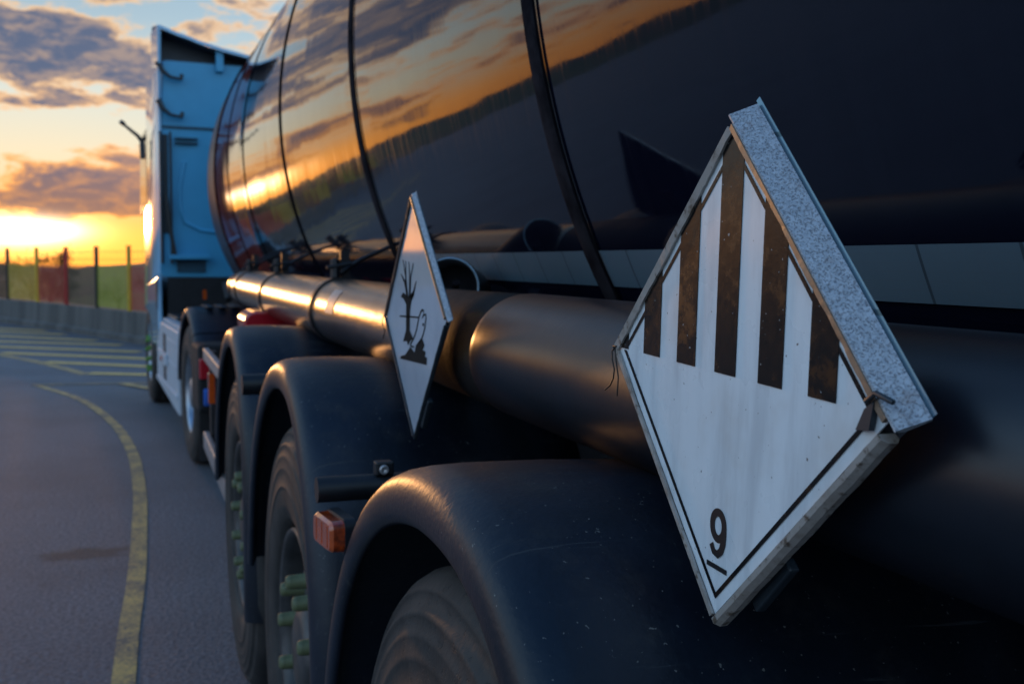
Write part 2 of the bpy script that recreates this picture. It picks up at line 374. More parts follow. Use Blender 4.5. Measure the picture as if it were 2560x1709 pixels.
# ------------------------------------------------------------------ ground, wall line, terrain
WALL = [(-14., 60.), (-9.2, 45.), (-5.6, 34.6), (-2.887, 27.344), (-1.153, 23.3), (.2, 19.6), (1.6, 16.9), (4.4, 15.0), (9., 14.2), (20., 14.)]
BOUND = [(20., 14.), (60., 20.), (60., -60.), (-90., -60.), (-100., 40.), (-60., 62.), (-30., 64.)] + WALL
def rb(a):
    dx, dy = math.sin(a), math.cos(a); best = 1e9
    for i in range(len(BOUND)):
        (x0, y0), (x1, y1) = BOUND[i], BOUND[(i+1) % len(BOUND)]
        ex, ey = x1-x0, y1-y0; den = dx*ey-dy*ex
        if abs(den) < 1e-9: continue
        t = (x0*ey-y0*ex)/den; u = (x0*dy-y0*dx)/den
        if t > 0 and -1e-6 <= u <= 1+1e-6: best = min(best, t)
    return best
def hsh(x, s=0): 
    return math.sin(x*1.0+s)*.5+math.sin(x*2.3+s*1.7+1.)*.3+math.sin(x*5.1+s*.7)*.15+math.sin(x*11.7+s*2.)*.08
mb = MB()
mb.face([(x, y, 0.) for x, y in BOUND][::-1])
ground = tag(mb.build('ground', 'asphalt'), kind='structure')
mb = MB(); rows = []
nA = 720
RR = [0, .5, 4, 12, 25, 60, 110, 170, 230, 290, 340, 380, 430, 520, 700]
for k in range(nA):
    a = 2*PI*k/nA; r0 = rb(a); d = math.degrees((a+PI) % (2*PI)-PI); row = []
    nz = hsh(d*.35)+.5*hsh(d*1.3, 2)+.12*hsh(d*6., 5)
    prox = math.exp(-((d+2.5)/9)**2)
    crest = (.62+.42*nz)*(1-prox)+prox*(-.36+.10*hsh(d*.9+.6, 1.)+.03*hsh(d*8))
    if d > -.6 and d < 6: crest += .05*(d+.6)
    zc = CAMZ+math.tan(rad(crest))*380
    for r in RR:
        R1 = r0+r; t = min(1, r/60)
        if r < 380:
            low = -5.0+.5*hsh(d*.5, 3)
            if r < 60: z = -.06+(low+.06)*(t*t*(3-2*t))
            else:
                q = (r-60)/320; z = low+(zc-low)*(q**1.5) + (.8*hsh(d*.7+r*.02, 4) if r < 330 else 0)
        elif r == 380: z = zc
        else: z = zc-(r-380)*.14
        row.append((math.sin(a)*R1, math.cos(a)*R1, z))
    rows.append(row)
mb.quadstrip(rows, closeu=True)
tag(mb.build('hills', 'hill'), kind='structure')
# yellow markings
def line(name, pts, wd, z=.004, mt='yellow'):
    P = [Vector((*p, 0)) for p in pts]
    # resample with catmull-rom
    Q = []
    for i in range(len(P)-1):
        p0, p1, p2, p3 = P[max(i-1, 0)], P[i], P[i+1], P[min(i+2, len(P)-1)]
        m_ = 8 if len(P) > 2 else 1
        for k in range(m_):
            t = k/m_; Q.append(.5*((2*p1)+(p2-p0)*t+(2*p0-5*p1+4*p2-p3)*t*t+(3*p1-p0-3*p2+p3)*t**3))
    Q.append(P[-1]); rows = []
    for i, q in enumerate(Q):
        t = (Q[min(i+1, len(Q)-1)]-Q[max(i-1, 0)]).normalized(); nn = Vector((-t.y, t.x, 0))
        rows.append([(q.x+nn.x*wd/2, q.y+nn.y*wd/2, z), (q.x-nn.x*wd/2, q.y-nn.y*wd/2, z)])
    m = MB(); m.quadstrip([r[::-1] for r in rows], smooth=False)
    return tag(m.build(name, mt), kind='structure')
line('road_marking', [(-1.06, 13.35), (-.53, 11.87), (-.19, 10.17), (-.02, 8.58), (.03, 7.08), (.02, 5.92), (0., 5.02), (-.03, 4.36), (-.045, 3.89), (-.08, 2.8), (-.14, 1.2)], .080)
line('road_marking', [(-1.1, 13.32), (-.11, 13.2), (1.2, 13.0)], .07, .008)
line('road_marking', [(-.11, 13.2), (.15, 12.65), (.8, 11.6)], .13, .012)
line('road_marking', [(-5.6, 26.), (-1.89, 17.75), (-1.13, 16.02), (-.55, 14.39)], .14)
HAT = [((-2.58, 24.43), (-1.65, 23.5)), ((-2.48, 23.39), (-1.22, 22.17)), ((-2.33, 22.0), (-.61, 20.4)), ((-2.18, 20.56), (-.17, 19.2)), ((-2.05, 19.3), (.12, 17.7)), ((-1.87, 18.03), (.5, 16.2)), ((-1.14, 16.26), (.9, 14.7)), ((-.52, 14.5), (1.2, 13.6))]
for k, (a, b) in enumerate(HAT):
    a = Vector(a); b = Vector(b); d = (a-b)
    s_ = (0.9, .8, .65, .5, .35, .0, .0, .0)[k]
    a2 = a+d*s_
    line('road_marking', [tuple(a2), tuple(b)], .20, .008, 'yellowpale')

# concrete barrier wall
rows = []
def wallrow(x, y, n): 
    hh = .54
    return [(x+n.x*o_, y+n.y*o_, z) for o_, z in ((-.16, -.3), (-.16, .10), (-.10, .14), (-.08, hh-.01), (-.07, hh), (.12, hh), (.13, -.5))]
fine = []
for i in range(len(WALL)-1):
    for k in range(6):
        t = k/6; fine.append((WALL[i][0]*(1-t)+WALL[i+1][0]*t, WALL[i][1]*(1-t)+WALL[i+1][1]*t))
fine.append(WALL[-1]); NRM = []
for i, p in enumerate(fine):
    a, b = Vector(fine[max(i-1, 0)]), Vector(fine[min(i+1, len(fine)-1)]); t = (b-a).normalized(); n_ = Vector((-t.y, t.x))
    if n_.y < 0 and abs(n_.y) > abs(n_.x): n_ = -n_
    NRM.append(Vector((-t.y, t.x))) # outward (away from the lot)
    rows.append(wallrow(p[0], p[1], NRM[-1]))
mb = MB()
for q_ in range(6): mb.quadstrip([[r_[q_], r_[q_+1]] for r_ in rows], smooth=True)
tag(mb.build('concrete_wall', 'concrete'), 'low stained grey concrete wall curving along the edge of the asphalt under the coloured fence', 'wall')

# fence: posts and mesh panels in changing colours
fence = tag(empty('mesh_fence', (-1.24, 23.0, .54)), 'wire mesh fence with yellow, red, green and black panels on the concrete wall', 'fence')
inv = Vector((-1.24, 23.0, .54))
posts = [(-9.6, 46.2), (-8.55, 43.1), (-7.5, 40.1), (-6.6, 37.4), (-5.75, 34.9), (-4.95, 32.8), (-4.15, 30.7), (-3.38, 28.65), (-2.62, 26.62), (-1.88, 24.85), (-1.22, 23.3), (-.60, 21.65), (-.02, 20.1), (.62, 18.6), (1.6, 16.95)]
pc = ['fyellow', 'fred', 'fblack', 'fyellow', 'fred', 'fblack', 'fyellow', 'fred', 'fblack', 'fyellow', 'fred', 'fblack', 'fyellow', 'fred', 'fblack']
pn = ['fgreen', 'fred', 'fdark', 'fgreen', 'fbrown', 'fdark', 'fyellow', 'fbrown', 'fyellow', 'fred', 'fdark', 'fgreen', 'fred', 'fdark']
ZT = 1.66
for i, (x, y) in enumerate(posts):
    m = MB(); x -= inv.x; y -= inv.y
    m.box(x-.04, x+.04, y-.04, y+.04, 0.003, ZT-.54+.03)
    m.box(x-.052, x+.052, y-.052, y+.052, ZT-.54+.033, ZT-.54+.05)
    m.build('post', pc[i], fence, bev=.008)
    if i < len(posts)-1:
        x1, y1 = posts[i+1][0]-inv.x, posts[i+1][1]-inv.y
        L = math.hypot(x1-x, y1-y); tx, ty = (x1-x)/L, (y1-y)/L; nx, ny = -ty, tx
        m = MB()
        def bar(s0, s1, z0, z1, h=.002):
            P = []
            for z in (z0, z1):
                for s_, e in ((s0, -h), (s1, -h), (s1, h), (s0, h)): P.append((x+tx*s_+nx*e, y+ty*s_+ny*e, z))
            m.hexa(P)
        nv = int((L-.1)/.055)
        for k in range(nv+1):
            s_ = .05+(L-.1)*k/nv; bar(s_-.006, s_+.006, .03, .80); bar(s_-.0015, s_+.0015, .8, ZT-.56) if k % 3 == 0 else None
        for k in range(22):
            z = .04+k*.036; bar(.045, L-.045, z-.005, z+.005, .004)
        for z in (.92, 1.06): bar(.045, L-.045, z-.003, z+.003, .003)
        m.build('mesh_panel', pn[i], fence)

# trees beyond the fence
def tree(x, y, z0, h_, wd, seed, label):
    rnd = random.Random(seed); t = empty('tree', (x, y, z0)); tag(t, label, 'tree', 'trees beyond the fence')
    m = MB(); tips = []
    m.tube([(0, 0, 0), (.05*h_*rnd.uniform(-1, 1), 0, h_*.3), (.06*h_*rnd.uniform(-1, 1), .04*h_, h_*.75)], [h_*.035, h_*.025, h_*.008], 8)
    for k in range(9):
        a = rnd.uniform(0, 2*PI); r = wd*.5*rnd.uniform(.45, .95); zz_ = h_*rnd.uniform(.3, .95)
        p = (math.cos(a)*r, math.sin(a)*r, zz_); tips.append(p)
        m.tube([(0, 0, h_*rnd.uniform(.18, .4)), (p[0]*.5, p[1]*.5, zz_*.75), p], [h_*.014, h_*.009, h_*.003], 6)
    m.build('trunk', 'bark', t)
    m = MB()
    for p in tips+[(0, 0, h_*.85), (0, 0, h_*.6), (0, 0, h_*.35), (wd*.2, 0, h_*.3), (-wd*.2, 0, h_*.3)]:
        cl = wd*rnd.uniform(.14, .24)
        for q in range(170):
            u = rnd.gauss(0, .5); v = rnd.gauss(0, .5); w_ = rnd.gauss(0, .42); c = Vector((p[0]+u*cl, p[1]+v*cl, p[2]+w_*cl)); s_ = h_*rnd.uniform(.012, .024)
            a = Vector((rnd.uniform(-1, 1), rnd.uniform(-1, 1), rnd.uniform(-1, 1))).normalized(); b = a.cross(Vector((.3, .5, .8))).normalized()
            m.face([c+a*s_, c+b*s_*.6, c-a*s_, c-b*s_*.6])
    m.build('crown', 'leaf', t)
def at(azd, r, z): return math.sin(rad(azd))*r, math.cos(rad(azd))*r, z
for azd, r, z, h_, wd, lab in ((-4.55, 92, -2.6, 4.1, 4.2, 'low round tree against the sunset just left of the yellow fence post'),
                               (-3.75, 96, -2.8, 4.9, 3.2, 'ragged open tree just right of the yellow post under the sun glow'),
                               (-3.15, 104, -3., 3.9, 3.2, 'small bare looking tree behind the red fence post'),
                               (-6.6, 88, -2.6, 3.7, 4., 'bushy tree behind the leftmost fence panels'),
                               (-.6, 110, -3.4, 3.2, 5., 'low dark bush beyond the yellow green fence panel')):
    x, y, _ = at(azd, r, 0); tree(x, y, z, h_, wd, int(r), lab)

# ------------------------------------------------------------------ tanker semi trailer
TR = tag(empty('tanker_trailer', (1.62, 2.4, 0)), 'dark navy glossy tanker semi-trailer with side tubes, three black fenders and green nut caps', 'tanker trailer')
O = Vector((1.62, 2.4, 0))
class WB(MB):                       # world coordinates, stored relative to the trailer origin
    def build(s, name, m, parent=None, bev=0., ang=40, off=O, pivot=None):
        p = pivot or (0, 0, 0)
        s.v = [(a-off.x-p[0], b-off.y-p[1], c-off.z-p[2]) for a, b, c in s.v]
        o = MB.build(s, name, m, parent, bev, None, ang)
        if pivot: o.location = p
        return o
TXC, TZC, TA, TB = 1.62, 2.10, 1.0, 1.245
def ell(t, e=0.): return (TXC-(TA+e)*math.cos(t), TZC+(TB+e)*math.sin(t))
def shell(y0, y1, e, ny, nt=200, t0=-PI, t1=PI, ends=True, e2=None):
    rows = []
    for i in range(ny+1):
        y = y0+(y1-y0)*i/ny; ee = e if e2 is None else e+(e2-e)*i/ny
        rows.append([(ell(t0+(t1-t0)*k/nt, ee)[0], y, ell(t0+(t1-t0)*k/nt, ee)[1]) for k in range(nt+1)])
    return rows
m = WB(); m.quadstrip(shell(-3.4, 6.5, 0, 24)); m.face([(x, -3.4, z) for x, z in [ell(2*PI*k/60) for k in range(60)]]); m.build('tank_shell', 'tank', TR)
m = WB(); m.quadstrip(shell(6.502, 8.15, 0, 6, e2=.022)); m.build('red_tank_section', 'tankred', TR)
# front collar and domed end
m = WB(); m.quadstrip(shell(8.152, 9.0, .020, 4, e2=.018)); rows = []
for i in range(9):
    q = i/8*PI/2; e = -.004; s_ = math.cos(q); y = 9.0+.28*math.sin(q)
    rows.append([(TXC-((TA+.018)*s_)*math.cos(t), y, TZC+(TB+.018)*s_*math.sin(t)) for t in [2*PI*k/100 for k in range(101)]])
m.quadstrip(rows); m.build('front_collar', 'skirt', TR)
def band(yc, wd, mt, h_=.003, name='tank_band', rub=True):
    m = WB(); r = []
    for y, e in ((yc-wd/2, -.003), (yc-wd/2, h_*.7), (yc-wd/2+.006, h_), (yc+wd/2-.006, h_), (yc+wd/2, h_*.7), (yc+wd/2, -.003)):
        r.append([(ell(-PI+2*PI*k/200, e)[0], y, ell(-PI+2*PI*k/200, e)[1]) for k in range(201)])
    m.quadstrip(r); b = m.build(name, mt, TR)
    if rub:
        m = WB(); m.quadstrip(shell(yc-wd/2-.014, yc-wd/2-.001, .0035, 1)); m.build('band_seal', 'bandedge', b, off=O)
band(1.70, .052, 'band'); band(3.14, .06, 'band'); band(4.70, .035, 'bandedge', .005, 'tank_band', False); band(6.30, .02, 'bandedge', .004, 'tank_band', False); band(7.22, .016, 'bandedge', .014, 'tank_band', False)
band(8.15, .03, 'bandedge', .030, 'front_rim', False)
# rear seam behind camera
band(.1, .052, 'band'); band(-1.5, .052, 'band')
# reflective strip follows the shell
def tz(z): return -math.asin(max(-1, min(1, (TZC-z)/TB)))
m = WB(); m.quadstrip(shell(-3.2, 1.672, .0022, 20, 8, tz(1.412), tz(1.473))); m.quadstrip(shell(1.728, 2.95, .0022, 6, 8, tz(1.412), tz(1.473))); m.build('reflective_strip', 'tape', TR)
# top rail on the shell
m = WB()
for y in (5., 6.0, 6.9, 7.4):
    m = WB(); m.box(.98, 1.06, y, y+.14, 3.0, 3.13); m.build('shell_fitting', 'cabdark', TR, .01)
# side tubes
TX, TZZ = .625, 1.296
m = WB(); m.lathe([(2.16, .02), (2.16, .092), (2.17, .0985), (2.20, .1), (2.3, .1), (6.2, .1), (6.28, .1), (6.34, .097), (6.39, .08), (6.41, .05), (6.415, 0.001)], (TX, 0, TZZ), 96, 'y'); ht = m.build('front_side_tube', 'steel', TR)
m = WB(); m.lathe([(-3.2, .09), (-3.2, .104), (1.0, .104), (1.60, .104), (1.64, .1038), (1.655, .1032), (1.665, .101), (1.668, .09)], (TX, 0, TZZ), 96, 'y'); nt_ = m.build('rear_side_tube', 'tube', TR)
m = WB(); m.lathe([(1.64, .09), (1.66, .1022), (1.80, .1015), (1.90, .1005), (2.0, .1000), (2.157, .0995), (2.158, .06)], (TX, 0, TZZ), 96, 'y'); m.build('shaded_joint', 'jointshade', TR)  # dark ring added in place of the shadow at the tube joint
for y, ww in ((5.86, .03), (4.71, .035), (3.32, .04), (6.2, .02)):
    m = WB(); m.lathe([(y-ww/2, .099), (y-ww/2, .106), (y+ww/2, .106), (y+ww/2, .099)], (TX, 0, TZZ), 64, 'y', smooth=False)
    m.tube([(TX-.03, y, TZZ+.10), (TX+.06, y+.01, TZZ+.16), (TX+.2, y+.02, TZZ+.22)], .007, 8)
    c = m.build('clamp', 'rubberstrap', TR)
    if ww > .021:
        k = WB(); k.lathe([(-.01, .001), (-.01, .016), (.045, .016), (.05, .001)], (TX-.02, y, TZZ+.115), 8, 'z', smooth=False); k.tube([(TX-.05, y-.012, TZZ+.135), (TX+.03, y-.012, TZZ+.15)], .006, 8); k.build('bolt', 'black', c)
        k = WB(); k.box(TX-.0, TX+.03, y+ww/2+.001, y+ww/2+.012, TZZ+.1, TZZ+.19); k.build('bracket', 'black', c)
        k = WB(); n_ = 14
        rr_ = [[(TX-.1075*math.cos(q), y+s_, TZZ+.1075*math.sin(q)) for s_ in (ww/2, ww/2+.008)] for q in [rad(-25+100*j/n_) for j in range(n_+1)]]
        k.quadstrip(rr_, smooth=False); k.build('strap_liner', 'alu', c)
m = WB(); rr_ = [[(TX-.1012*math.cos(q), y, TZZ+.1012*math.sin(q)) for y in (2.93, 3.05)] for q in [rad(5+42*j/8) for j in range(9)]]
m.quadstrip(rr_); m.build('sticker', 'label', ht)
# open elbow fitting above the joint of the two tubes
m = WB(); ax = Vector((-.46, -.80, .10)).normalized(); c0 = Vector((.655, 2.22, 1.395)); e1 = Vector((0, 0, 1)); e1 = (e1-ax*e1.dot(ax)).normalized(); e2 = ax.cross(e1)
def ring(c, r): return [c+(e1*math.cos(q)+e2*math.sin(q))*r for q in [2*PI*k/40 for k in range(40)]]
m.quadstrip([ring(c0-ax*.16, .060), ring(c0, .066), ring(c0+ax*.004, .066), ring(c0+ax*.004, .060), ring(c0-ax*.05, .055), ring(c0-ax*.07, .001)], closev=True)
hd = m.build('open_fitting', 'black', TR)
m = WB(); m.quadstrip([ring(c0+ax*.0045, .066), ring(c0+ax*.007, .0665), ring(c0+ax*.007, .0628), ring(c0+ax*.0045, .062)], closev=True, closeu=True); m.build('fitting_rim', 'tape', hd)
m = WB(); m.tube([c0-ax*.03+Vector((0, 0, -.012)), c0-ax*.01+Vector((0, 0, -.03))], .013, 8); m.tube([c0-ax*.04, c0-ax*.015+Vector((.01, 0, .014))], .009, 8); m.build('valve_stem', 'band', hd)
# frame under the tank
m = WB()
m.box(1.18, 1.28, -3.2, 8.6, .82, 1.12); m.box(1.96, 2.06, -3.2, 8.6, .82, 1.12)
for y in (-2.4, -.2, 1.14, 2.42, 3.7, 5.2, 6.8): m.box(.9, 2.4, y-.06, y+.06, .98, 1.08)
m.build('chassis_beam', 'soot', TR)
m = WB(); m.box(.90, .93, -3., 4.4, .45, 1.13); m.build('dark_backing', 'soot', TR)  # plain dark sheet added as a backing behind the wheels
m = WB()
for y in (1.14, 2.42, 3.7): m.tube([(.5, y, .5), (2.8, y, .5)], .07, 12)
m.build('axle', 'soot', TR)
# landing legs
for x in (1.0, 2.1):
    m = WB(); m.box(x-.06, x+.06, 6.0, 6.12, .25, 1.0); m.box(x-.14, x+.14, 5.95, 6.17, .2, .245); m.build('landing_leg', 'soot', TR)

# wheels ---------------------------------------------------------------
def make_wheel(parent, loc, capm, rimm, half=.385, x0=.0, caps=True, R_=.52):
    wl = empty('wheel', loc, parent=parent)
    W_ = half; k = R_/.52
    prof = [(.03, .29), (.008, .30), (.0, .33), (-.004, .36), (-.004, .366), (-.006, .368), (-.006, .372), (-.004, .374), (-.004, .405), (-.005, .407), (-.005, .413), (-.004, .416), (-.003, .432), (-.0035, .434), (-.0035, .440), (-.001, .443), (.002, .458), (.000, .461), (.002, .467), (.008, .470), (.014, .486), (.012, .489), (.016, .494), (.028, .506), (.045, .514)]
    tr = [(.045, .514), (.10, .519), (.102, .507), (.112, .507), (.114, .520), (.185, .521), (.187, .508), (.198, .508), (.2, .521), (.27, .519), (.272, .507), (.282, .507), (.284, .518), (.34, .513)]
    prof = prof[:-1]+tr+[(.37, .49), (.385, .43), (.38, .33), (.35, .29)]
    m = MB(); m.lathe([(x*W_/.385, r*k) for x, r in prof], seg=96); m.build('tyre', 'tyre', wl)
    m = MB()
    m.lathe([(.02, .292), (.012, .288), (.018, .278), (.035, .272), (.10, .262), (.13, .25), (.115, .235), (.065, .215), (.050, .20), (.048, .125), (.045, .118), (.035, .112), (.022, .10), (.016, .085), (.015, .001)], seg=72)
    m.build('rim', rimm, wl)
    if caps:
        for i in range(10):
            q = 2*PI*(i+.3)/10; m = MB(); cy, cz = math.cos(q)*.1675, math.sin(q)*.1675
            m.lathe([(.044, .019), (.040, .0195), (.037, .0165), (-.002, .0150), (-.010, .0135), (-.0125, .009), (-.013, .0005)], seg=6 if False else 12, smooth=True, c=(0, 0, 0))
            o = m.build('nut_cap', capm, wl); o.location = (.008, cy, cz); o.scale = (1.15, 1.15, 1.15)
    return wl
WY = (1.14, 2.42, 3.70)
w0 = make_wheel(TR, Vector((.332, WY[0], .542))-O, 'capolive', 'rim', R_=.545)
for y in WY[1:]:
    c = copy_tree(w0, TR); c.location = Vector((.332, y, .542))-O
w0.rotation_euler = (.2, 0, 0)
# fenders ---------------------------------------------------------------
def fpath(off):
    P = []
    r = .69+off; zc = .47
    for k in range(0, 41):
        a = rad(8+k*(82-0)/40)       # front leg up to the crown
        P.append((r*math.cos(a), zc+r*math.sin(a), math.cos(a), math.sin(a)))
    for k in range(1, 26):
        t = k/25; a = rad(90+t*90); n_ = 2.35
        y = -(.43+off)*abs(math.sin(rad(90*t)))**(2/n_)*1.0; z0 = .55
        z = z0+(zc+r-z0)*abs(math.cos(rad(90*t)))**(2/n_)
        P.append((y, z, None, None))
    P.append((-(.43+off), .36, None, None))
    return P
def make_fender(cy):
    SEC = [(.325, .004), (.318, -.002), (.312, .002), (.3085, .012), (.308, .026), (.3095, .040), (.315, .052), (.325, .0615), (.340, .067), (.36, .0695), (.40, .071), (.50, .069), (.65, .062), (.80, .054), (.93, .048)]
    # real normals by finite difference of offset families
    fam = {}
    m = WB(); rows = []
    base_ = fpath(0.); n = len(base_)
    def normals(P):
        Nn = []
        for i in range(len(P)):
            a = P[max(i-1, 0)]; b = P[min(i+1, len(P)-1)]; t = Vector((b[0]-a[0], b[1]-a[1])).normalized(); Nn.append(Vector((t.y, -t.x)))
        return Nn
    Nn = normals(base_)
    if Nn[40].y < 0: Nn = [-q for q in Nn]
    for (y, z, *_), q in zip(base_, Nn):
        rows.append([(x, cy+y+q.x*e, z+q.y*e) for x, e in SEC]+[(x, cy+y+q.x*(e-.006), z+q.y*(e-.006)) for x, e in SEC[::-1] if x > .33 and e > .05]+[(.326, cy+y+q.x*.012, z+q.y*.012)])
    m.quadstrip(rows, closev=True)
    m.face(rows[0][::-1]); m.face(rows[-1])
    f = m.build('fender', 'fender', TR)
    return f
fs = [make_fender(y) for y in WY]
fs[0].location.z -= .022
# bracket, support tube and amber marker between fenders
m = WB(); m.tube([(.292, 1.79, 1.062), (.60, 1.79, 1.062), (.9, 1.79, 1.062)], .022, 24); m.build('support_tube', 'black', TR, .002)
m = WB(); m.box(.392, .424, 1.775, 1.80, 1.082, 1.106); bk = m.build('mounting_bracket', 'black', TR, .003)
m = WB(); m.lathe([(1.7745, .0), (1.7745, .004), (1.772, .004), (1.770, .0085), (1.766, .0085), (1.765, .006), (1.769, .0)], (.405, 0, 1.094), 20, 'y'); m.build('bolt', 'alu', bk)
m = WB(); m.tube([(.292, 3.07, 1.10), (.9, 3.07, 1.10)], .03, 20); m.build('support_tube', 'black', TR, .002)
def rrect(w_, h_, r, n=6):
    P = []
    for cx, cy, a0 in ((w_/2-r, h_/2-r, 0), (-w_/2+r, h_/2-r, 90), (-w_/2+r, -h_/2+r, 180), (w_/2-r, -h_/2+r, 270)):
        for k in range(n+1): P.append((cx+r*math.cos(rad(a0+90*k/n)), cy+r*math.sin(rad(a0+90*k/n))))
    return P
lamp = empty('marker_lamp', Vector((.306, 1.70, 1.012))-O, (0, 0, rad(7)), TR)
def ringyz(x, w_, h_, r): return [(x, a, b) for a, b in rrect(w_, h_, r)]
m = MB(); m.quadstrip([ringyz(.002, .100, .052, .014), ringyz(-.016, .098, .050, .013)], closev=True, smooth=False); m.build('lens_rim', 'amberd', lamp)
m = MB(); m.quadstrip([ringyz(-.0161, .098, .050, .013), ringyz(-.022, .090, .042, .011)], closev=True); m.face(ringyz(-.022, .090, .042, .011)[::-1])
for yy in (-.03, .0, .03): m.box(-.0228, -.0222, yy-.003, yy+.003, -.018, .018)
m.build('lens', 'amber', lamp)
m = MB(); m.quadstrip([ringyz(.022, .098, .050, .013), ringyz(.020, .106, .058, .016), ringyz(.0022, .106, .058, .016), ringyz(.002, .10, .03, .005)], closev=True, smooth=False); m.face(ringyz(.022, .098, .050, .013)); m.tube([(.02, -.045, .01), (.10, -.07, .01), (.2, -.08, .02)], .008, 8); m.build('housing', 'black', lamp)
# side guard ahead of the first fender
m = WB()
m.box(.335, .365, 4.42, 5.50, .955, 1.015); m.box(.335, .365, 4.10, 5.56, .50, .585); sg = m.build('guard_rail', 'alu', TR, .006)
for y in (5.46, 4.5):
    m = WB(); m.box(.366, .40, y, y+.06, .5, 1.0); m.build('guard_post', 'black', TR, .004)
m = WB(); m.box(.330, .36, 5.05, 5.10, .79, .93); m.build('side_reflector', 'amber', TR, .003)
# red extinguisher box
m = WB(); P = [(.45, .75), (.68, .75)]+[(.68-.05+.05*math.cos(rad(a)), 1.235-.05+.05*math.sin(rad(a))) for a in range(0, 91, 15)]+[(.45+.05+.05*math.cos(rad(a)), 1.235-.05+.05*math.sin(rad(a))) for a in range(90, 181, 15)]
m.prism(P, 4.62, 4.9, 1); m.build('extinguisher_box', 'red', TR, .01)

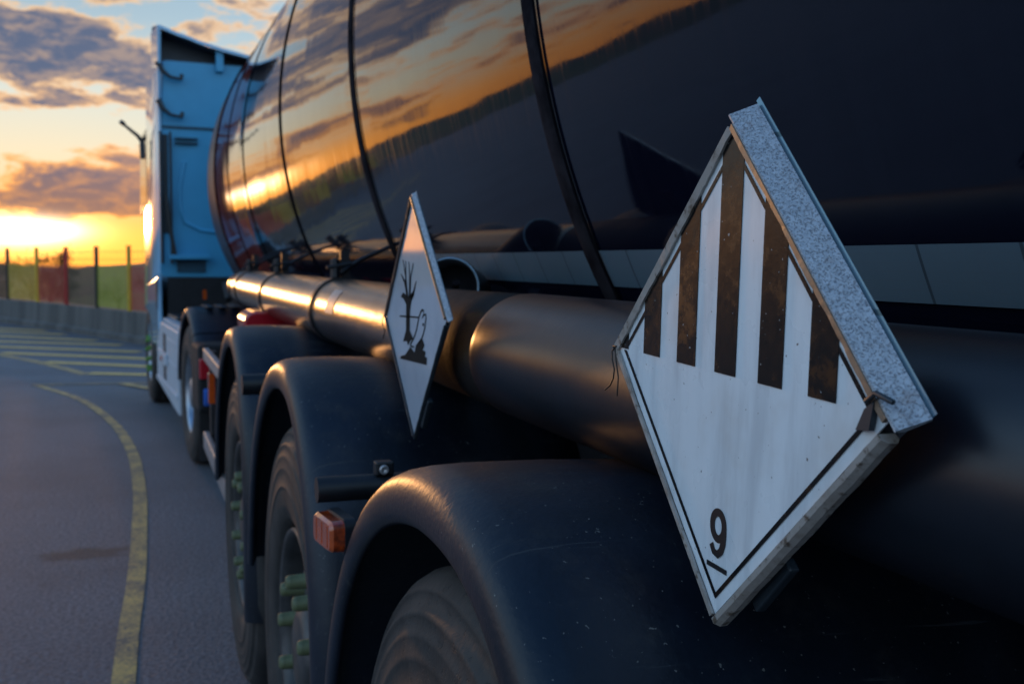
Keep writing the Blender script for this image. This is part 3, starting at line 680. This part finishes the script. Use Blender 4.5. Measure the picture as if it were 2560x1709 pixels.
# ------------------------------------------------------------------ hazard placards
def placard(name, loc, ang, tilt, label, kind):
    s = empty(name, loc)
    # local x = towards the rear of the truck (viewer's right), y = up, z = out towards the viewer
    B = Matrix(((0, 0, -1), (-1, 0, 0), (0, 1, 0))).to_4x4()
    s.matrix_world = Matrix.Translation(loc) @ Matrix.Rotation(tilt, 4, 'Y') @ B @ Matrix.Rotation(ang, 4, 'Z')
    tag(s, label, 'hazard sign', 'hazard placards on the tanker side')
    D = .2125 if kind == 9 else .216
    q2 = math.sqrt(.5)
    m = MB(); m.prism([(0, D), (-D, 0), (0, -D), (D, 0)], -.0015, 0.); m.build('face_plate', 'white' if kind == 9 else 'white2', s)
    def edge(a, b, k): return (a[0]*(1-k)+b[0]*k, a[1]*(1-k)+b[1]*k)
    C = {'T': (0, D), 'L': (-D, 0), 'B': (0, -D), 'R': (D, 0)}
    rnd = random.Random(7 if kind == 9 else 3)
    def wob(n, amp):
        r = [0]; 
        for i in range(n-1): r.append(r[-1]*.7+rnd.uniform(-amp, amp))
        r[-1] = 0; return r
    def rail(a, b, nrm, prof, n=26, e0=0., e1=0., amp=0., mt='galv', nm='frame_rail', wobi=None):
        # prof: (outward, z) closed section
        m = MB(); rows = []; W_ = wob(n+1, amp); W2 = wob(n+1, amp)
        L = math.hypot(b[0]-a[0], b[1]-a[1])
        for i in range(n+1):
            k = -e0/L+(1+(e0+e1)/L)*i/n; p = edge(a, b, k)
            rows.append([(p[0]+nrm[0]*(o_+(W_[i] if (wobi and j in wobi) else 0)), p[1]+nrm[1]*(o_+(W_[i] if (wobi and j in wobi) else 0)), z+(W2[i]*.5 if (wobi and j in wobi) else 0)) for j, (o_, z) in enumerate(prof)])
        m.quadstrip(rows, closev=True, smooth=False); m.face(rows[0][::-1]); m.face(rows[-1])
        return m.build(nm, mt, s)
    kk = 1. if kind == 9 else .45
    kd = 1. if kind == 9 else .34
    dp = .0205*kd
    # upper right: wide galvanised side flange
    rail(C['T'], C['R'], (q2, q2), [(.0022, .004*kd), (.0022, -.004*kd), (.0022+.0123*kk, -.019*kd), (.0022+.0148*kk, -.0175*kd), (.0040, .004*kd)], e0=.010*kk, e1=.012, mt='galv', nm='galvanised_rail')
    rail(C['T'], C['R'], (q2, q2), [(-.0035, .0008), (-.0035, .0045), (.002, .0052), (.002, .0008)], n=60, amp=.0005, mt='tan' if kind == 9 else 'tan', nm='rail_lip', wobi=(0, 1))
    # rear backing sheet (thin bluish edge)
    rail(C['T'], C['R'], (q2, q2), [(.0022+.0128*kk, -.0196*kd), (.0022+.0128*kk, -.0206*kd), (.0022+.0173*kk, -.0212*kd), (.0022+.0176*kk, -.0204*kd)], e0=.016*kk, e1=.010, mt='tape', nm='backing_edge')
    m = MB(); m.prism([(0, D+.012), (-D+.02, .0), (0, -D+.02), (D+.004, 0)], -dp-.0012, -dp); m.build('backing_sheet', 'backing', s)
    # lower right: worn rail
    rail(C['R'], C['B'], (q2, -q2), [(.0022, .003), (.0022, -.012*kd), (.0022+.0048*kk, -.013*kd), (.0022+.0083*kk, -.010*kd), (.0022+.0083*kk, -.003*kd), (.0022+.0048*kk, .0025)], n=60, e0=-.014, e1=.004, amp=.00030, mt='worn' if kind == 9 else 'cabdark', nm='worn_rail', wobi=(0, 3, 4, 5))
    # upper left, lower left: thin folded lips
    rail(C['L'], C['T'], (-q2, q2), [(-.0035, .001), (-.0035, .0035), (.004, .0045), (.004, -.02*kd), (.0025, -.02*kd), (.0025, .001)], n=50, amp=.0006, mt='worn' if kind == 9 else 'ink', nm='folded_lip', wobi=(0, 1), e1=-.004)
    rail(C['B'], C['L'], (-q2, -q2), [(-.001, .001), (-.001, .0035), (.0035, .004), (.0035, -.02*kd), (.002, -.02*kd), (.002, .001)], amp=.0008, mt='worn' if kind == 9 else 'cabdark', nm='folded_lip', wobi=(0, 1))
    z0, z1 = .0004, .0009
    if kind == 9:
        # seven stripes in the upper half
        m = MB(); DD = D-.0008
        for k in range(-3, 4):
            x0, x1 = k*.0686-.017, k*.0686+.017
            x0, x1 = max(x0, -DD), min(x1, DD)
            top0, top1 = DD-abs(x0), DD-abs(x1)
            P = [(x0, .0015), (x1, .0015), (x1, max(top1, .0016))]
            if x0 < 0 < x1: P.append((0, DD))
            P.append((x0, max(top0, .0016)))
            m.prism(P, z0, z1)
        HB = .1985
        def ql(a, b):
            m.prism([a[0], a[1], b[1], b[0]], z0, z1-.0001)
        o_, i_ = HB, HB-.0055
        # lower two border lines
        m.prism([(-o_, 0), (0, -o_), (0, -i_), (-i_, 0)][::-1][::-1], z0, z1-.0001)
        m.prism([(0, -o_), (o_, 0), (i_, 0), (0, -i_)], z0, z1-.0001)
        # upper border pieces between the stripes
        for k in range(-3, 3):
            x0, x1 = k*.0686+.0172, (k+1)*.0686-.0172
            m.prism([(x0, i_-abs(x0)), (x1, i_-abs(x1)), (x1, o_-abs(x1)), (x0, o_-abs(x0))], z0, z1-.0001)
        m.build('printed_stripes', 'print', s)
        # numeral with bar
        m = MB(); cx, cy = .0, -.1325; rx, ry = .0098, .0118
        m.stroke([(cx+rx*math.cos(q), cy+ry*math.sin(q)) for q in [2*PI*k/40 for k in range(40)]], .0072, z0, z1, closed=True)
        T_ = [(cx+rx, cy), (cx+rx*1.02, cy-.006), (cx+rx*.93, cy-.014), (cx+rx*.62, cy-.0215), (cx+rx*.05, cy-.0258), (cx-rx*.6, cy-.0245), (cx-rx*1.05, cy-.0185)]
        m.stroke(T_, [.0070, .0073, .0074, .0072, .0068, .0064, .0062], z0, z1+.00005)
        m.box(-.0165, .0165, -.1722, -.1678, z0, z1)
        m.build('numeral', 'ink', s)
        # latch at right corner, wires at the left corner
        m = MB(); m.prism([(D-.028, -.012), (D-.014, -.010), (D-.010, .012), (D-.004, .016), (D-.020, .004)], .001, .006); m.tube([(D-.018, .010, .006), (D-.004, .018, .010), (D+.012, .014, .008)], .002, 6); m.build('latch', 'cabdark', s)
        m = MB(); m.tube([(-D-.001, .002, .004), (-D-.004, -.004, .006), (-D-.001, -.012, .007), (-D+.003, -.022, .006), (-D+.001, -.032, .006), (-D-.004, -.040, .007), (-D-.012, -.046, .009)], .0009, 6)
        m.tube([(-D, .002, .004), (-D+.002, -.012, .004), (-D+.007, -.03, .003), (-D+.0055, -.05, .003)], .0008, 6)
        m.tube([(-D+.003, .002, .004), (-D-.003, .002, .005), (-D-.003, -.004, .003)], .0011, 6); m.build('tie_wire', 'wire', s)
    else:
        m = MB(); cr, sr = math.cos(-ang), math.sin(-ang)
        def L_(P): return [(a*cr-b*sr, a*sr+b*cr) for a, b in P]
        m.prism(L_([(-.0743, .0424), (-.0431, .0369), (-.0238, .0376), (-.0125, .0426), (.0062, .0459), (.0063, .0404), (-.0124, .0295), (-.0238, .0121), (-.0261, -.0258), (-.001, -.0392), (-.0238, -.0455), (-.0392, -.0543), (-.0446, -.047), (-.0748, -.0498), (-.0525, -.0274), (-.0509, .0205), (-.0707, .0303), (-.0925, .0339)][::-1]), z0, z1)
        for P, a in (([(-.077, .1032), (-.0548, .0719), (-.0431, .034)], .0075), ([(-.0548, .1014), (-.0548, .0642), (-.039, .034)], .0065), ([(-.0315, .0995), (-.0259, .0723), (-.0277, .034)], .0065), ([(.0002, .0968), (-.0178, .0724), (-.0238, .034)], .0062), ([(-.0908, .0762), (-.0627, .0622), (-.0416, .035)], .009), ([(.0209, .0647), (.0025, .0449), (-.0124, .035)], .0095)):
            m.stroke(L_(P), [.0016, a*.8, a], z0, z1)
        m.stroke(L_([(-.1007, -.0032), (.0392, .0012)]), .0030, z0, z1)
        m.stroke(L_([(.0392, .0003), (.0535, .0119), (.064, .016), (.0731, .0146), (.0731, .0065), (.0869, .009), (.0883, .0028), (.0815, -.0137), (.0677, -.029), (.0501, -.0411), (.0212, -.0516)]), .0034, z0, z1)
        m.stroke(L_([(.0392, .0003), (.0248, -.0208), (.0064, -.0368), (-.0238, -.0531), (-.0123, -.0540), (.006, -.054)]), .0032, z0, z1)
        m.stroke(L_([(.0731, .0065), (.0627, .0006), (.0731, .0075)]), .0024, z0, z1)
        m.prism(L_([(.0697+.004*math.cos(q), -.0099+.003*math.sin(q)) for q in [2*PI*k/12 for k in range(12)]]), z0, z1)
        m.prism(L_([(-.0968, -.0822), (-.091, -.0784), (-.0588, -.0737), (-.0199, -.0557), (.0102, -.0645), (.0212, -.0497), (.0607, -.0331), (.0782, -.0454), (.0664, -.0544), (.0852, -.0565), (.0818, -.0658), (.0942, -.0657), (.0922, -.0788), (-.0968, -.0842)][::-1]), z0, z1)
        m.build('printed_symbol', 'printflat', s)
        m = MB(); m.tube([(-D-.002, .004, .003), (-D-.012, -.008, .006), (-D-.004, -.02, .006), (-D+.006, -.03, .005), (-D-.006, -.045, .006)], .0012, 6); m.build('tie_wire', 'wire', s)
    # holder behind
    m = MB(); m.box(-.03, .03, -.08, .05, -dp-.012, -dp-.0035); m.prism([(.028, -.190), (.075, -.140), (.085, -.148), (.038, -.200)], -dp-.006, -dp+.004); m.build('holder_bracket', 'cabdark', s, .002)
    return s
placard('hazard_placard', Vector((.4823, .7954, 1.354)), rad(-2.1), .0, 'large white diamond placard nearest the camera with black vertical stripes above an underlined 9', 9)
placard('hazard_placard', Vector((.482, 1.868, 1.351)), rad(2.3), .0, 'smaller looking white diamond placard farther along the tank showing a dead tree and a fish', 0)

# ------------------------------------------------------------------ tractor unit
TU = tag(empty('tractor_unit', (.375, 7.9, 0), (0, 0, rad(3.5))), 'pale blue truck tractor with tall cab and white side panels coupled ahead of the tanker', 'truck')
# local: x right (0 = left wheel faces), y forward, z up; rear axle at y = 0
CR = 2.42     # rear wall of the cab
# cab body with tapered front
def prof(y):  # left x, roof z as the cab runs forward
    return
m = MB()
def sect(y, xl, xr, z0, z1, r=.07):
    P = []
    w_, h_ = xr-xl, z1-z0; cx, cz = (xl+xr)/2, (z0+z1)/2
    return [(cx+a+(.05*max(0, min(1, (cz+b-1.6)/1.2)) if a < 0 else 0), y, cz+b) for a, b in rrect(w_, h_, r, 5)]
rows = [sect(CR, .035, 2.5, 1.30, 3.26, .05), sect(CR+.04, .015, 2.52, 1.27, 3.28, .06), sect(CR+.8, .01, 2.52, .95, 3.3), sect(CR+1.6, .01, 2.52, .9, 3.32), sect(CR+2.05, .07, 2.46, .9, 3.2, .12), sect(CR+2.3, .2, 2.33, .9, 2.7, .2), sect(CR+2.36, .26, 2.27, .9, 2.4, .2)]
m.quadstrip(rows, closev=True); m.face(rows[-1][::-1]); m.build('cab_body', 'cab', TU)
m = MB(); r2 = [sect(CR-.003, .035, 2.5, 1.30, 3.26, .05)]; m.face(r2[0])
m.quadstrip([sect(CR-.003, .035, 2.5, 1.30, 3.26, .05), sect(CR+.0, .035, 2.5, 1.30, 3.26, .05)], closev=True)
rear = m.build('cab_rear_wall', 'cabrear', TU)
m = MB(); m.box(.06, 2.46, CR-.012, CR-.0035, 2.655, 2.68); m.box(1.0, 1.012, CR-.01, CR-.0035, 2.7, 3.2); m.build('seam', 'cabseam', rear)
m = MB()      # raised pressing curve
m.tube([(.26, CR-.004, 2.35), (.215, CR-.004, 2.1), (.215, CR-.004, 1.93), (.26, CR-.004, 1.80), (.40, CR-.004, 1.73), (.8, CR-.004, 1.69)], .018, 8); m.build('pressing', 'cabrear', rear)
# roof deflector: side fins and scooped rear edge
m = MB()
top = [(0.04, 3.555), (.07, 3.555), (.2, 3.51), (.33, 3.475), (.38, 3.455), (.6, 3.40), (.87, 3.35), (1.25, 3.31), (1.65, 3.35), (1.9, 3.40), (2.14, 3.455), (2.2, 3.475), (2.33, 3.51), (2.46, 3.555), (2.49, 3.555)]
rows = []
for y, dz, ix in ((CR-.10, 0, 0), (CR+.5, .10, 0), (CR+1.1, .06, .03), (CR+1.7, -.12, .12), (CR+2.0, -.30, .3)):
    rows.append([(1.265+(x-1.265)*(1-ix), y, z+dz) for x, z in top])
m.quadstrip(rows); 
rows2 = [[(x, y, z-.03) for x, y, z in r] for r in rows]; m.quadstrip([r[::-1] for r in rows2]); m.quadstrip([rows[0], rows2[0]], smooth=False)
m.build('roof_deflector', 'cab', TU)
m = MB(); m.face([(x, CR+.16, z-.03) for x, z in top]+[(2.45, CR+.16, 3.2), (0.08, CR+.16, 3.2)]); m.face([(x, CR-.09, z-.031) for x, z in [(.08, 3.55)]+top[2:-2]+[(2.44, 3.55)]][::-1]+[(x, CR+.155, z-.031) for x, z in [(.08, 3.55)]+top[2:-2]+[(2.44, 3.55)]]); m.build('deflector_cavity', 'cabdark', TU)
for xs in (.035, 2.47):
    m = MB(); m.prism([(CR-.10, 3.56), (CR-.06, 3.22), (CR-.02, 2.9), (CR-.02, 1.5), (CR+.03, 1.3), (CR+.03, 3.2), (CR+.6, 3.3), (CR+.6, 3.62)], xs, xs+.03, 0); m.build('side_fin', 'cab', TU, .008)
m = MB(); m.box(.55, .62, CR-.06, CR-.013, 3.19, 3.39); m.build('deflector_strut', 'cabrear', TU, .01)
# fairing hooks, grab pipes
for z in (3.14, 2.80):
    m = MB(); m.tube([(.04, CR-.03, z+.10), (.08, CR-.06, z+.02), (.14, CR-.07, z-.03), (.24, CR-.07, z-.045)], [.03, .022, .016, .014], 8); m.tube([(.235, CR-.07, z-.05), (.245, CR-.07, z+.0)], .018, 8); m.build('fairing_hook', 'cabdark', TU)
m = MB(); m.tube([(.05, CR-.05, 2.62), (.05, CR-.05, 1.42)], .014, 8); m.tube([(.135, CR-.05, 2.62), (.135, CR-.05, 1.42)], .012, 8); m.build('grab_pipe', 'cabdark', TU)
m = MB(); m.box(.07, .115, CR-.015, CR-.0035, 1.7, 2.6); m.build('air_intake_slot', 'cabdark', TU, .004)
m = MB(); m.tube([(.09, CR-.05, 2.05), (.11, CR-.07, 1.8), (.16, CR-.08, 1.5), (.18, CR-.08, 1.44)], .018, 8); m.build('cable', 'wire', TU)
m = MB(); m.box(.18, .38, CR-.04, CR-.0035, 2.56, 2.575); m.box(.18, .38, CR-.04, CR-.0035, 2.52, 2.535); m.build('grab_bar', 'cabseam', TU)
m = MB(); m.box(.12, .46, CR-.14, CR-.0035, 1.46, 1.50); m.build('lower_shelf', 'cabrear', TU, .006)
m = MB(); m.box(.18, .44, CR-.02, CR-.0035, 1.34, 1.45); m.build('vent_panel', 'cabseam', TU, .003)
# mirror arm
m = MB(); m.tube([(.02, CR+1.5, 2.66), (-.04, CR+1.5, 2.74), (-.12, CR+1.48, 2.80), (-.18, CR+1.48, 2.85)], [.024, .019, .016, .014], 8); m.tube([(-.17, CR+1.48, 2.845), (-.205, CR+1.46, 2.87)], .025, 8); m.tube([(.0, CR+1.46, 2.66), (.0, CR+1.42, 2.5)], .025, 8); m.build('mirror_arm', 'cabdark', TU)
# side window
m = MB(); m.prism([(CR+1.0, 2.0), (CR+1.9, 1.95), (CR+1.75, 2.75), (CR+1.0, 2.75)], .004, .0095, 0); m.build('side_window', 'glass', TU)
# chassis behind the cab
m = MB(); m.box(.5, 2.05, -1.0, CR+2.2, .62, .92); m.box(.10, 2.4, CR-.02, CR+1.0, .95, 1.29); m.build('chassis', 'soot', TU)
m = MB(); m.box(.08, .62, 1.55, CR-.10, .58, .97); m.build('battery_box', 'black', TU, .02)
m = MB(); m.box(.55, 1.0, 1.0, 1.8, .95, 1.22); m.tube([(.5, 1.4, 1.12), (.5, 1.6, 1.25)], .03, 8); m.build('air_tank', 'soot', TU, .03)
for (x, y, z), mt in (((.62, 1.2, 1.16), 'red'), ((.95, .9, 1.1), 'red'), ((.75, .95, 1.02), 'fyellow')):
    m = MB(); m.tube([(x, y, z), (x+.02, y-.05, z)], .03, 10); m.build('hose_coupling', mt, TU)
m = MB(); m.box(.30, .33, 1.52, 1.55, 1.12, 1.2); m.build('marker', 'amber', TU)
m = MB()
for i in range(4): m.tube([(.7+.1*i, CR-.08, 1.32), (.75+.1*i, CR-.5, 1.0+.03*i), (.9+.1*i, .9, .98), (1.0+.1*i, .5, 1.05)], .015, 6)
m.build('air_hose', 'wire', TU)
# lower corner fairing and side panel
m = MB(); m.prism([(CR+.04, 1.30), (CR+.0, .95), (CR-.05, .66), (CR+1.2, .62), (CR+1.2, 1.2)], .01, .05, 0); m.build('corner_fairing', 'cab', TU, .012)
m = MB(); m.box(-.002, .008, CR+.02, CR+.06, 1.0, 1.26); m.build('fairing_seal', 'cabdark', TU)
m = MB(); m.prism([(.66, .90), (.66, .245), (2.5, .335), (2.5, .66), (2.1, .90)], .0, .035, 0)
sk = m.build('side_panel', 'cabwhite', TU, .012)
m = MB(); m.prism([(.66, .904), (2.1, .904), (2.05, .94), (.70, .94)], .02, .09, 0); m.box(-.006, -.001, .74, 1.5, .77, .80); m.box(-.006, -.001, .74, 1.5, .60, .62); m.box(-.012, -.001, .70, 2.45, .36, .40); m.build('step_ridge', 'cabwhite', sk, .003)
m = MB(); m.box(-.003, -.0005, 1.62, 1.85, .66, .82); m.box(-.003, -.0005, 1.62, 1.85, .42, .56); m.build('step_recess', 'cabdark', sk)
m = MB(); m.box(-.022, -.0035, 1.45, 2.2, .56, .66); pl = m.build('step_plate', 'cabwhite', sk, .004)
m = MB(); m.box(-.034, -.0225, 1.75, 1.83, .585, .625); m.build('side_marker', 'amber', TU)
# wheels
wr = make_wheel(TU, (.0, 0, .5), 'capsunlit', 'rimsilver', .30, 0, False, .5)
wr2 = copy_tree(wr, TU); wr2.location = (.33, 0, .5)
wf = make_wheel(TU, (.01, 3.55, .5), 'capsunlit', 'rimsilver', .31, 0, True, .5)
for c in wf.children:
    if c.name.startswith('nut_cap'): c.location.x = -.012; c.scale = (1.2, 1.1, 1.1)
# rear mudguard: arch in three pieces
def arch(a0, a1, r0, x0, x1, cyy=0., cz=.5, drop=0.):
    P = [(r0*math.cos(rad(a)), cz+r0*math.sin(rad(a))) for a in [a0+(a1-a0)*k/20 for k in range(21)]]
    rows = []
    for i, (y, z) in enumerate(P):
        n_ = Vector((y, z-cz)).normalized()
        rows.append([(x0+.012, y-n_.x*.07, z-n_.y*.07), (x0, y-n_.x*.055, z-n_.y*.055), (x0, y-n_.x*.03, z-n_.y*.03), (x0+.02, y-n_.x*.006, z-n_.y*.006), (x0+.06, y, z), (x1, y, z), (x1, y-n_.x*.012, z-n_.y*.012), (x0+.06, y-n_.x*.012, z-n_.y*.012)])
    m = MB(); m.quadstrip(rows, closev=True); m.face(rows[0][::-1]); m.face(rows[-1]); return m
arch(48, 132, .62, -.01, .62).build('mudguard_top', 'fender', TU)
arch(4, 47, .62, -.01, .62).build('mudguard_front', 'fender', TU)
arch(133, 176, .62, -.01, .62).build('mudguard_rear', 'fender', TU)
m = MB()
for i in range(5): m.box(.12+i*.09, .17+i*.09, -.2, .2, 1.121, 1.128)
m.build('mudguard_rib', 'fender', TU, .003)
m = MB(); m.box(.0, .6, -.645, -.632, .12, .62); m.build('mud_flap', 'soot', TU)
m = MB(); m.box(-.05, .5, -1.02, -.66, .50, .92); m.build('lamp_carrier', 'soot', TU, .02)
m = MB(); m.box(-.045, .05, -1.06, -1.021, .71, .84); m.build('tail_lamp', 'red', TU, .01)
m = MB(); m.box(-.02, .06, -1.06, -1.03, .54, .65); m.build('blue_coupling_cover', 'blue', TU, .01)
